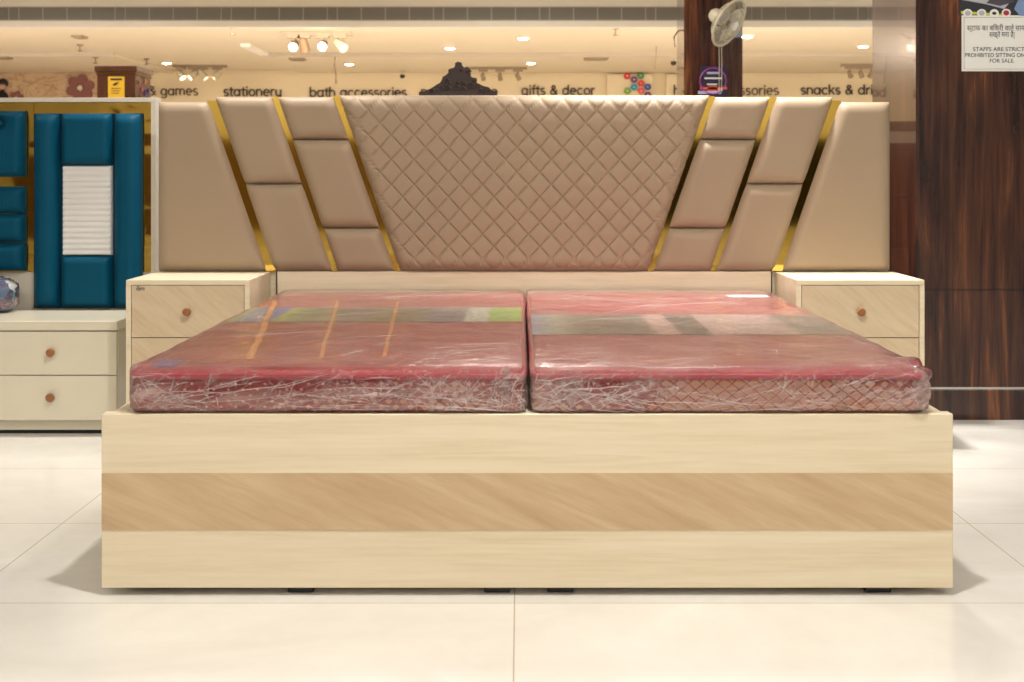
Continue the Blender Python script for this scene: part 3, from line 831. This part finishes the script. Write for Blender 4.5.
for i in range(26):
    x = random.uniform(430, 488); lim = min((abs(p[0]-x), p[1]) for p in crest)[1]
    y = random.uniform(min(lim+3, 91), 92)
    p = at(x, y, YG-.008); r = random.uniform(.008, .018)
    tube(bm, [p+Vector((math.cos(t*.7)*r*(1-t*.09), 0, math.sin(t*.7)*r*(1-t*.09))) for t in range(9)], .004, 6)
obj('scroll_carving', bm, M['carved_wood'], crest_o, True)

# ------------------------------------------------------------------ upholstery panels
def cushion(quad, yb, T, r, nx=28, nz=28, quilt=None, base=.008):
    """padded panel: quad = TL, TR, BR, BL in (x, z); bulges towards -y from yb"""
    bm = bmesh.new()
    TL, TR, BR, BL = [Vector((q[0], 0, q[1])) for q in quad]
    wd = max((TR-TL).length, (BR-BL).length); ht = max((TL-BL).length, (TR-BR).length)
    def params(L, n):
        e = min(.45, 1.25*r/L); k = 9
        a = [e*(1-math.cos(math.pi/2*i/k)) for i in range(k+1)]
        m = [e + (1-2*e)*i/n for i in range(1, n)]
        return a + m + [1-t for t in reversed(a)]
    U, V = params(wd, nx), params(ht, nz)
    f = lambda e: math.sqrt(max(0, 1-(1-min(e/r, 1))**2))
    g = []
    for v in V:
        row = []
        for u in U:
            p = (TL*(1-u)+TR*u)*(1-v) + (BL*(1-u)+BR*u)*v
            w_ = ((TR-TL)*(1-v)+(BR-BL)*v).length
            d = f(u*w_)*f((1-u)*w_)*f(v*ht)*f((1-v)*ht)
            y = base + (T-base)*d
            if quilt: y -= quilt(p.x, p.z)*min(1, 3*d)
            row.append(bm.verts.new((p.x, yb-y, p.z)))
        g.append(row)
    for i in range(len(V)-1):
        for j in range(len(U)-1):
            bm.faces.new((g[i][j], g[i][j+1], g[i+1][j+1], g[i+1][j]))
    rim = g[0] + [row[-1] for row in g[1:]] + list(reversed(g[-1][:-1])) + [row[0] for row in reversed(g[1:-1])]
    bk = [bm.verts.new((v.co.x, yb, v.co.z)) for v in rim]
    n = len(rim)
    for i in range(n):
        bm.faces.new((rim[i], rim[(i+1) % n], bk[(i+1) % n], bk[i]))
    bm.faces.new(bk)
    return bm

# ------------------------------------------------------------------ the bed
BX = .0175                      # centre line of the bed
YF, YHB = 2.95, 4.97            # footboard face, headboard backing face
bed = empty('double_bed', (BX, (YF+YHB)/2, 0), 'pale laminate double bed with padded beige headboard, carrying two red mattresses', 'bed')
FH = .99
zt, zb = .4225, .018
foot = obj('footboard', bx(BX-FH, BX+FH, YF, YF+.036, zb, zt, bev=.0015, seg=1), M['light_laminate'], bed)
za, zc_ = CAMZ-(473-CY)*YF/FPX, CAMZ-(530-CY)*YF/FPX
obj('middle_band', bx(BX-FH+.0006, BX+FH-.0006, YF-.0012, YF+.004, zc_, za), M['diagonal_laminate'], foot)
for sx in (-1, 1):
    xa = BX + sx*(FH-.013); xb = BX + sx*(FH-.046)
    obj('side_rail', bx(min(xa, xb), max(xa, xb), YF+.036, YHB-.0, zb+.01, zt-.002, bev=.0015, seg=1), M['light_laminate'], bed)
obj('platform', bx(BX-FH+.047, BX+FH-.047, YF+.037, YHB-.001, zt-.022, zt-.002), M['light_laminate'], bed)
for (px, dy) in ((152, .10), (302, .04), (497, .04), (560, .04), (876, .04)):
    x = (px-CX)*(YF+dy)/FPX
    bm = bmesh.new(); box(bm, x-.03, x+.03, YF+dy-.02, YF+dy+.03, .0, .017, bev=.003); box(bm, x-.02, x+.02, YF+dy-.01, YF+dy+.02, .014, .33)
    obj('foot', bm, M['castor_black'], bed)
# headboard: backing board, bottom rail, padded panels, gold strips
S_ = 4.95/FPX
def HZ(py): return CAMZ - (py-CY)*S_
def HX(h): return BX + h*S_
yb = YHB
hb = obj('headboard', prism(bmesh.new(), [(HX(-365), .35), (HX(365), .35), (HX(365), HZ(104)), (HX(311), HZ(104)), (HX(308), HZ(98.5)), (HX(-308), HZ(98.5)), (HX(-311), HZ(104)), (HX(-365), HZ(104))], yb, yb+.045), M['light_laminate'], bed)
obj('bottom_rail', bx(HX(-247), HX(247), yb-.018, yb, .36, HZ(271.6), bev=.001, seg=1), M['light_laminate'], hb)
for sx in (-1, 1):
    obj('rail_joint', bx(HX(sx*247.6)-.0012, HX(sx*247.6)+.0012, yb-.018, yb, .36, HZ(271.6)), M['black_gap'], hb)
zb_ = HZ(270.8)
def mixh(t, b, y, y0=97): return t + (b-t)*(y-y0)/(271-y0)
def strip(t0, t1, b0, b1, sx, y0, cut, top=None, y1=271, name='upholstered_panel', mat='beige_leatherette', T=.046, quilt=None, res=(24, 24)):
    """one padded piece of a slanting column between pixel rows cut[0] and cut[1]"""
    def X(t, b, y): return HX(sx*(t + (b-t)*(y-y0)/(y1-y0)))
    a, b = cut
    q = [(X(t0, b0, a), HZ(a)), (X(t1, b1, a), HZ(a)), (X(t1, b1, b), HZ(b)), (X(t0, b0, b), HZ(b))]
    if sx < 0: q = [q[1], q[0], q[3], q[2]]
    return obj(name, cushion(q, yb, T, .045, res[0], res[1], quilt), M[mat], hb, 'all')
def quilt(x, z):
    pw, ph = 22.7*S_, 24.6*S_
    u = (x-HX(-7.2))/pw; v = (z-HZ(98.8))/ph
    def gr(t):
        d = abs((t+.5) % 1 - .5); return math.exp(-(d/.034)**2)
    def pil(t): return abs(math.sin(math.pi*t))
    g = max(gr(u+v), gr(u-v))
    return .0055*g + .0035*(1-(pil(u+v)*pil(u-v))**.35)
for sx in (-1, 1):
    strip(190, 247, 128.5, 187, sx, 97, (97, 139.3)); strip(190, 247, 128.5, 187, sx, 97, (139.9, 227.8)); strip(190, 247, 128.5, 187, sx, 97, (228.4, 270.6))
    strip(251.5, 309.5, 191, 250, sx, 97, (97, 183.6)); strip(251.5, 309.5, 191, 250, sx, 97, (184.3, 270.6))
    strip(315, 366, 256.5, 366, sx, 102, (102, 270.8), y1=271)
q = [(HX(-186), HZ(95.2)), (HX(186), HZ(95.2)), (HX(124.5), HZ(270.8)), (HX(-124.5), HZ(270.8))]
obj('quilted_panel', cushion(q, yb, .058, .05, 420, 210, quilt), M['beige_leatherette'], hb, 'all')['label'] = 'diamond-quilted beige centre panel'
for sx in (-1, 1):
    for (t0, t1, b0, b1, y0) in ((308, 317, 248, 258, 100.5), (246, 252.5, 186, 192, 97.0), (184.5, 191, 123, 129.5, 96.2)):
        pts = [(HX(sx*t0), HZ(y0)), (HX(sx*t1), HZ(y0)), (HX(sx*b1), HZ(271)), (HX(sx*b0), HZ(271))]
        bm = prism(bmesh.new(), pts, yb-.02, yb-.001)
        obj('gold_strip', bm, M['gold_trim'], hb)

# ------------------------------------------------------------------ the mattresses
def roundbox(x0, x1, y0, y1, z0, z1, r, cr, sub, nz=4, amp=0, seed=0, freq=6, spike=None):
    """box with rounded corners (cr, plan) and rounded edges (r), fine enough to ripple"""
    bm = bmesh.new()
    def outline(inset):
        pts = []; c = max(cr-inset, .002)
        X0, X1, Y0_, Y1_ = x0+inset, x1-inset, y0+inset, y1-inset
        for (cx, cy, a0) in ((X1-c, Y1_-c, 0), (X0+c, Y1_-c, 90), (X0+c, Y0_+c, 180), (X1-c, Y0_+c, 270)):
            for i in range(7):
                a = R(a0+90*i/6); pts.append(Vector((cx+c*math.cos(a), cy+c*math.sin(a), 0)))
        out = []
        n = len(pts)
        for i in range(n):
            a, b = pts[i], pts[(i+1) % n]
            out.append(a)
            k = int(sub) if i % 7 == 6 else 0
            for j in range(1, k): out.append(a.lerp(b, j/k))
        return out
    rings = []
    prof = [(r*(1-math.sin(R(a))), z0 + r*(1-math.cos(R(a)))) for a in (0, 30, 60, 90)]
    prof += [(0, z0+r+(z1-z0-2*r)*i/nz) for i in range(1, nz)]
    prof += [(r*(1-math.cos(R(a))), z1 - r + r*math.sin(R(a))) for a in (0, 30, 60, 90)]
    for ins, z in prof:
        rings.append([bm.verts.new((p.x, p.y, z)) for p in outline(ins)])
    n = len(rings[0])
    for a, b in zip(rings, rings[1:]):
        for i in range(n): bm.faces.new((a[i], a[(i+1) % n], b[(i+1) % n], b[i]))
    # the flat top closes with shrinking rings, so it can ripple too
    last = rings[-1]; c = Vector(((x0+x1)/2, (y0+y1)/2, z1))
    for t in [i/16 for i in range(1, 16)]:
        cur = [bm.verts.new(v.co.lerp(c, t)) for v in rings[-1]]
        for i in range(n): bm.faces.new((last[i], last[(i+1) % n], cur[(i+1) % n], cur[i]))
        last = cur
    cv = bm.verts.new(c)
    for i in range(n): bm.faces.new((last[i], last[(i+1) % n], cv))
    bm.faces.new(list(reversed(rings[0])))
    if amp:
        bm.normal_update()
        for v in bm.verts:
            if v.co.z > z0+.01:
                d = mnoise.noise(Vector((v.co.x*freq, v.co.y*freq, v.co.z*freq*2))+Vector((seed,)*3)) + .5*mnoise.noise(Vector((v.co.x*freq*3, v.co.y*freq*2, v.co.z*freq*5))+Vector((seed,)*3))
                e = amp*(d+.6)
                if spike: e += spike(v.co)
                v.co += v.normal*e
    return bm

MZ0, MZ1 = .4235, .519
def loop(x0, x1, y0, y1, z, cr):
    pts = []
    for (cx, cy, a0) in ((x1-cr, y1-cr, 0), (x0+cr, y1-cr, 90), (x0+cr, y0+cr, 180), (x1-cr, y0+cr, 270)):
        for i in range(7): a = R(a0+15*i); pts.append((cx+cr*math.cos(a), cy+cr*math.sin(a), z))
    return pts
def mattress(x0, x1, label, filmmat, seed, spike):
    y0, y1 = YF+.010, YHB-.06
    t = empty('mattress', ((x0+x1)/2, (y0+y1)/2, MZ0), label, 'mattress')
    obj('side_border', roundbox(x0, x1, y0, y1, MZ0, MZ1-.014, .012, .03, 24), M['lattice_border'], t, True)
    obj('top_panel', roundbox(x0+.004, x1-.004, y0+.004, y1-.004, MZ1-.034, MZ1+.002, .012, .03, 30, amp=.0012, seed=seed, freq=5), M['rose_quilt'], t, True)
    obj('piping', tube(bmesh.new(), loop(x0-.001, x1+.001, y0-.001, y1+.001, MZ1-.012, .03), .0075, 10, True), M['rose_piping'], t, True)
    wrap = roundbox(x0-.006, x1+.006, y0-.008, y1+.006, MZ0, MZ1+.0100, .012, .03, 80, 8, .0028, seed+3, 9, spike)
    rnd = random.Random(int(seed*10)); yf = y0-.0115; nf = len(wrap.faces)
    def crease_line(p, ang, ln, r, wob, top=False):
        pts = []; a = ang
        for i in range(9):
            pts.append(p); a += rnd.uniform(-wob, wob)
            d = Vector((math.cos(a), math.sin(a), 0)) if top else Vector((math.cos(a), 0, math.sin(a)))
            p = p + d*ln/8
            if top: ok = x0 < p.x < x1 and y0 < p.y < y1
            else: ok = x0-.004 < p.x < x1+.004 and MZ0+.003 < p.z < MZ1+.002
            if not ok: break
            if not top: p.y = yf + .003*mnoise.noise(Vector((p.x*14, 0, p.z*20+seed)))
        if len(pts) > 2:
            m = len(pts); tube(wrap, pts, [r*(.25+.75*math.sin(math.pi*(i+.5)/m)) for i in range(m)], 5)
    L = x1-x0
    for k in range(26):
        crease_line(Vector((rnd.uniform(x0, x1), yf, MZ1-.010)), R(-90+rnd.gauss(0, 22)), rnd.uniform(.012, .035), rnd.uniform(.0003, .0007), .25)
    for k in range(44):
        crease_line(Vector((rnd.uniform(x0, x1-.1), yf, rnd.uniform(MZ0+.006, MZ0+.06))), R(rnd.gauss(0, 13)), rnd.uniform(.08, .36), rnd.uniform(.0003, .0007), .10)
    for k in range(95):
        e = rnd.random()**2*.24*L; sd = rnd.choice((-1, 1))
        crease_line(Vector((x0+e if sd < 0 else x1-e, yf, rnd.uniform(MZ0+.004, MZ1-.004))), R(rnd.choice((35, -40, 60, -65, 15, -150, 140)) + rnd.gauss(0, 14)), rnd.uniform(.03, .12), rnd.uniform(.0003, .0009), .2)
    for k in range(34):
        crease_line(Vector((rnd.uniform(x0, x1), yf, rnd.uniform(MZ0+.004, MZ1-.01))), R(rnd.choice((30, -32, 50, 150)) + rnd.gauss(0, 12)), rnd.uniform(.03, .13), rnd.uniform(.0003, .0007), .18)
    for k in range(26):
        crease_line(Vector((rnd.uniform(x0, x1), rnd.uniform(y0, y1), MZ1+.0120)), R(rnd.choice((115, 125, 60, 20)) + rnd.gauss(0, 12)), rnd.uniform(.15, .6), rnd.uniform(.0003, .0006), .05, True)
    wrap.faces.ensure_lookup_table()
    for f_ in wrap.faces[nf:]: f_.material_index = 1
    obj('plastic_wrap', wrap, [M[filmmat], M['film_crease']], t, 'all')
    return t
MC = BX + .0035
MH = .926
def sp_l(p): 
    return .003*math.exp(-((p.x-(MC-MH))/.05)**2-((p.y-YF-.04)/.10)**2)*(1+mnoise.noise(p*45))
def sp_r(p):
    return .009*math.exp(-((p.x-(MC+MH))/.06)**2-((p.y-YF-.04)/.09)**2)*(.6+1.8*mnoise.noise(p*42))
ml = mattress(MC-MH, MC-.011, 'red mattress in plastic film with orange tape stripes and a green printed band', 'clear_film', 1.7, sp_l)
mr = mattress(MC+.011, MC+MH, 'red mattress in plastic film with a grey printed band and no tape', 'clear_film_hazy', 8.2, sp_r)
BZ = MZ1+.0058
def ribbon(pts, wd, z, th=.0012):
    bm = bmesh.new(); P = [Vector((x, y, z)) for x, y in pts]; fr = []
    for i, p in enumerate(P):
        d = (P[min(i+1, len(P)-1)]-P[max(i-1, 0)]).normalized(); n = Vector((-d.y, d.x, 0))*wd/2
        fr.append([bm.verts.new(q) for q in (p-n, p+n, p+n+Vector((0,0,th)), p-n+Vector((0,0,th)))])
    for a, b in zip(fr, fr[1:]):
        for k in range(4): bm.faces.new((a[k], a[(k+1)%4], b[(k+1)%4], b[k]))
    bm.faces.new(fr[0]); bm.faces.new(fr[-1])
    return bm
obj('printed_band', bx(MC-MH+.002, MC-.015, 3.91, 4.315, BZ-.0015, BZ), M['meadow_print'], ml)['label'] = 'green and blue printed band'
obj('printed_band', bx(MC+.015, MC+MH-.002, 3.60, 4.10, BZ-.0015, BZ), M['slate_print'], mr)['label'] = 'grey printed band'
def tp(a, b, wd, n=14, wob=.006):
    pts = []
    for i in range(n):
        u = i/(n-1); pts.append((a[0]+(b[0]-a[0])*u + wob*mnoise.noise(Vector((i*.9, a[0]*9, 0))), a[1]+(b[1]-a[1])*u))
    obj('tape_stripe', ribbon(pts, wd, BZ+.0002), M['orange_tape'], ml)
tp((-.665, 3.12), (-.87, 4.52), .017, wob=.012); tp((-.495, 3.14), (-.645, 4.5), .010); tp((-.338, 3.16), (-.432, 4.5), .010)
obj('corner_label', bx(MC-MH+.03, MC-MH+.085, YF+.06, YF+.16, BZ-.001, BZ), M['purple_paint'], ml)
obj('film_glare', bx(.77, .92, 4.66, 4.75, BZ-.001, BZ+.0008), M['paper_white'], mr)  # white sheet standing in for glare on the plastic film
def bunch(px, py, rx, rz, seed, parent, Y):
    c = at(px, py, Y); bm = bmesh.new(); bmesh.ops.create_icosphere(bm, subdivisions=4, radius=1)
    for v in bm.verts:
        n = v.co.copy(); k = 1 + .35*mnoise.noise(n*1.8+Vector((seed,)*3)) + .22*mnoise.noise(n*6+Vector((seed,)*3))
        v.co = Vector((c.x + n.x*rx*k, c.y + n.y*.010*k, c.z + n.z*rz*k))
    obj('film_bunch', bm, M['bunched_film'], parent)
bunch(571, 387, .036, .036, 2, mr, 2.962)
bunch(505, 383, .016, .040, 7, ml, 2.962)
bunch(920, 388, .020, .046, 4, mr, 2.966)

# ------------------------------------------------------------------ bedside tables
def knob(px, py, Y, r, parent):
    p = at(px, py, Y)
    return obj('knob', lathe(bmesh.new(), [(r*.45, 0), (r*.45, r*.5), (r*.95, r*.8), (r, r*1.2), (r*.8, r*1.6), (0, r*1.7)], p, (0, -1, 0), 20), M['knob_wood'], parent, True)
def nightstand(x0, x1, label):
    y0, y1, h = 4.58, 4.965, .595; t = .018
    n = empty('bedside_table', ((x0+x1)/2, (y0+y1)/2, 0), label, 'bedside table')
    bm = bmesh.new()
    box(bm, x0, x1, y0, y1, h-t, h, bev=.001, seg=1); box(bm, x0, x0+t, y0, y1, 0, h-t); box(bm, x1-t, x1, y0, y1, 0, h-t); box(bm, x0+t, x1-t, y1-.01, y1, 0, h-t); box(bm, x0+t, x1-t, y0+.01, y1, .0, .03)
    obj('body', bm, M['light_laminate'], n)
    obj('gap_shade', bx(x0+t, x1-t, y0+.006, y0+.02, .02, h-t), M['black_gap'], n)  # black board put in as the shade in the drawer gaps
    for (z0, z1, py) in ((.388, .575, 312), (.198, .385, 365), (.032, .195, None)):
        d = obj('drawer', bx(x0+t+.002, x1-t-.002, y0+.0005, y0+.02, z0, z1, bev=.001, seg=1), M['drawer_laminate'], n)
        zc = (z0+z1)/2
        p = Vector(((x0+x1)/2, y0, zc)); r = .0155
        obj('knob', lathe(bmesh.new(), [(r*.45, 0), (r*.45, r*.5), (r*.95, r*.8), (r, r*1.2), (r*.8, r*1.6), (0, r*1.7)], p, (0, -1, 0), 20), M['knob_wood'], d, True)
    return n
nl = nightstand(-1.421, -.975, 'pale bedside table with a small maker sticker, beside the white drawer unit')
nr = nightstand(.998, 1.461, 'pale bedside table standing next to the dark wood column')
drw = [c_ for c_ in nl.children if c_.name.startswith('drawer')][0]
p = at(140, 290.6, 4.5795)
try: text('Fern', p, .024, M['logo_dark'], drw, width=.031, shear=.4, extrude=.0003)
except Exception as e: print(e)

# ------------------------------------------------------------------ teal headboard set with white drawer unit
YT = 5.2
s = YT/FPX
th = empty('teal_headboard', (at(60, 0, YT).x-.3, YT, 0), 'white-framed gold mirror headboard with teal velvet blocks, beside the beige bed', 'headboard')
TX0 = -2.75
zt1 = at(0, 98, YT).z
xr1, xr0 = at(155.8, 0, YT-.025).x, at(151, 0, YT-.025).x
bm = bmesh.new()
box(bm, TX0, xr1, YT-.025, YT+.045, zt1-.018, zt1, bev=.001, seg=1)
box(bm, xr0, xr1, YT-.025, YT+.045, 0, zt1-.018)
box(bm, TX0, TX0+.025, YT-.025, YT+.045, 0, zt1-.018)
box(bm, TX0+.025, xr0, YT+.01, YT+.04, 0, zt1-.018)
obj('frame', bm, M['white_board'], th)
gz0 = at(0, 272, YT).z
jx = at(34, 0, YT).x
obj('gold_mirror', bx(TX0+.026, jx-.001, YT, YT+.01, gz0, zt1-.019), M['gold_mirror'], th)
obj('gold_mirror', bx(jx+.001, xr0-.001, YT, YT+.01, gz0, zt1-.019), M['gold_mirror'], th)
obj('lower_board', bx(TX0+.026, xr0-.001, YT-.002, YT+.01, 0, gz0-.001), M['white_board'], th)
def tq(x0, x1, y0, y1, T=.05, r=.03, mat='teal_velvet', name='velvet_block', quilt_=None, res=(16, 16), yb_=YT):
    a, b = at(x0, y0, YT-.035), at(x1, y1, YT-.035)
    b.x = at(x1, 0, YT-.008).x
    return obj(name, cushion([(a.x, a.z), (b.x, a.z), (b.x, b.z), (a.x, b.z)], yb_, T, r, res[0], res[1], quilt_), M[mat], th, 'all')
tq(33.3, 60.5, 113, 308.5, .065, .045, res=(16, 40)); tq(113.6, 142.6, 113, 308.5, .065, .045, res=(16, 40))
tq(60.7, 113.4, 113, 165.2, .055); tq(60.7, 113.4, 255.8, 308.5, .055)
a, b = at(34.5, 114, YT), at(141.5, 308, YT); obj('backing_board', bx(a.x, b.x, YT-.007, YT-.0025, b.z, a.z), M['teal_velvet'], th)
per = (at(0, 165.5, YT).z - at(0, 255.5, YT).z)/16
zf0 = at(0, 165.5, YT).z
tq(61.5, 113.2, 165.5, 255.6, .034, .006, 'white_fluted', 'fluted_insert', lambda x, z: .005*(1-abs(math.sin(math.pi*(z-zf0)/per))), (6, 200))
bc = [(at(2, 123, YT).x, at(2, 123, YT).z), (at(-52, 123, YT).x, at(-52, 123, YT).z), (at(2, 160, YT).x-.6, at(2, 160, YT).z)]
tuf = tq(-80, 26.2, 110.5, 177, .06, .03, quilt_=lambda x, z: sum(.04*math.exp(-((x-b[0])**2+(z-b[1])**2)/.022**2) + .02*math.exp(-((x-b[0])**2+(z-b[1])**2)/.06**2) for b in bc[:2]), res=(90, 50))
for b in bc[:2]: obj('button', lathe(bmesh.new(), [(.013, 0), (.012, .006), (.006, .01), (0, .011)], (b[0], YT-.012, b[1]), (0, -1, 0), 16), M['teal_velvet'], tuf, True)
for (a, b) in ((186.3, 213.6), (214, 242.6), (243, 271.6)): tq(-80, 26, a, b, .05, .035, name='velvet_channel', res=(20, 10))

# white drawer unit
Yw = 4.755
wd0 = -2.012                     # the drawers stop here; a plain ledge runs on under the cushion
wx0, wx1 = -2.27, at(116.7, 0, Yw).x
assert wx1 > wd0
wu = empty('white_drawer_unit', ((wx0+wx1)/2, 4.95, 0), 'glossy white two-drawer unit standing before the teal headboard', 'bedside table')
yb2 = YT-.068
obj('top', bx(wx0-.004, wx1+.002, Yw, yb2, .391, .426, bev=.002), M['white_laminate'], wu)
bm = bmesh.new(); box(bm, wx0, wx1, Yw+.022, yb2, .05, .391); box(bm, wx0+.01, wx1-.01, Yw+.03, yb2-.02, .012, .05)
obj('body', bm, M['white_laminate'], wu)
obj('base_shadow', bx(wx0+.012, wx1-.012, Yw+.028, yb2-.03, 0, .013), M['black_gap'], wu)  # black slab put in as the shadow under the plinth
for (z0, z1, px, py) in ((.224, .386, 52, 352), (.054, .2205, 51.6, 397)):
    d = obj('drawer', bx(wd0+.002, wx1-.002, Yw+.004, Yw+.023, z0, z1, bev=.0015, seg=1), M['white_laminate'], wu)
    knob(px, py, Yw+.004, .0165, d)

# wrapped cushion lying on the white drawer unit
c = Vector((-2.125, 5.06, .426))
cu = empty('wrapped_cushion', c, 'blue and grey printed cushion in clear plastic on the white drawer unit', 'cushion')
def pil(sx, sy, sz, k):
    bm = bmesh.new(); bmesh.ops.create_uvsphere(bm, u_segments=36, v_segments=22, radius=1)
    for v in bm.verts:
        n = v.co.copy(); e = lambda t: math.copysign(abs(t)**.6, t)
        v.co = Vector((c.x + e(n.x)*sx, c.y + e(n.y)*sy, c.z + sz*.98 + e(n.z)*sz)) + n*k*mnoise.noise(n*5)
    for v in bm.verts: v.co.z = max(v.co.z, c.z+.0005)
    return bm
obj('cover', pil(.115, .055, .066, .010), M['print_cushion'], cu, 'all')
obj('plastic_wrap', pil(.122, .060, .071, .009), M['clear_film'], cu, 'all')
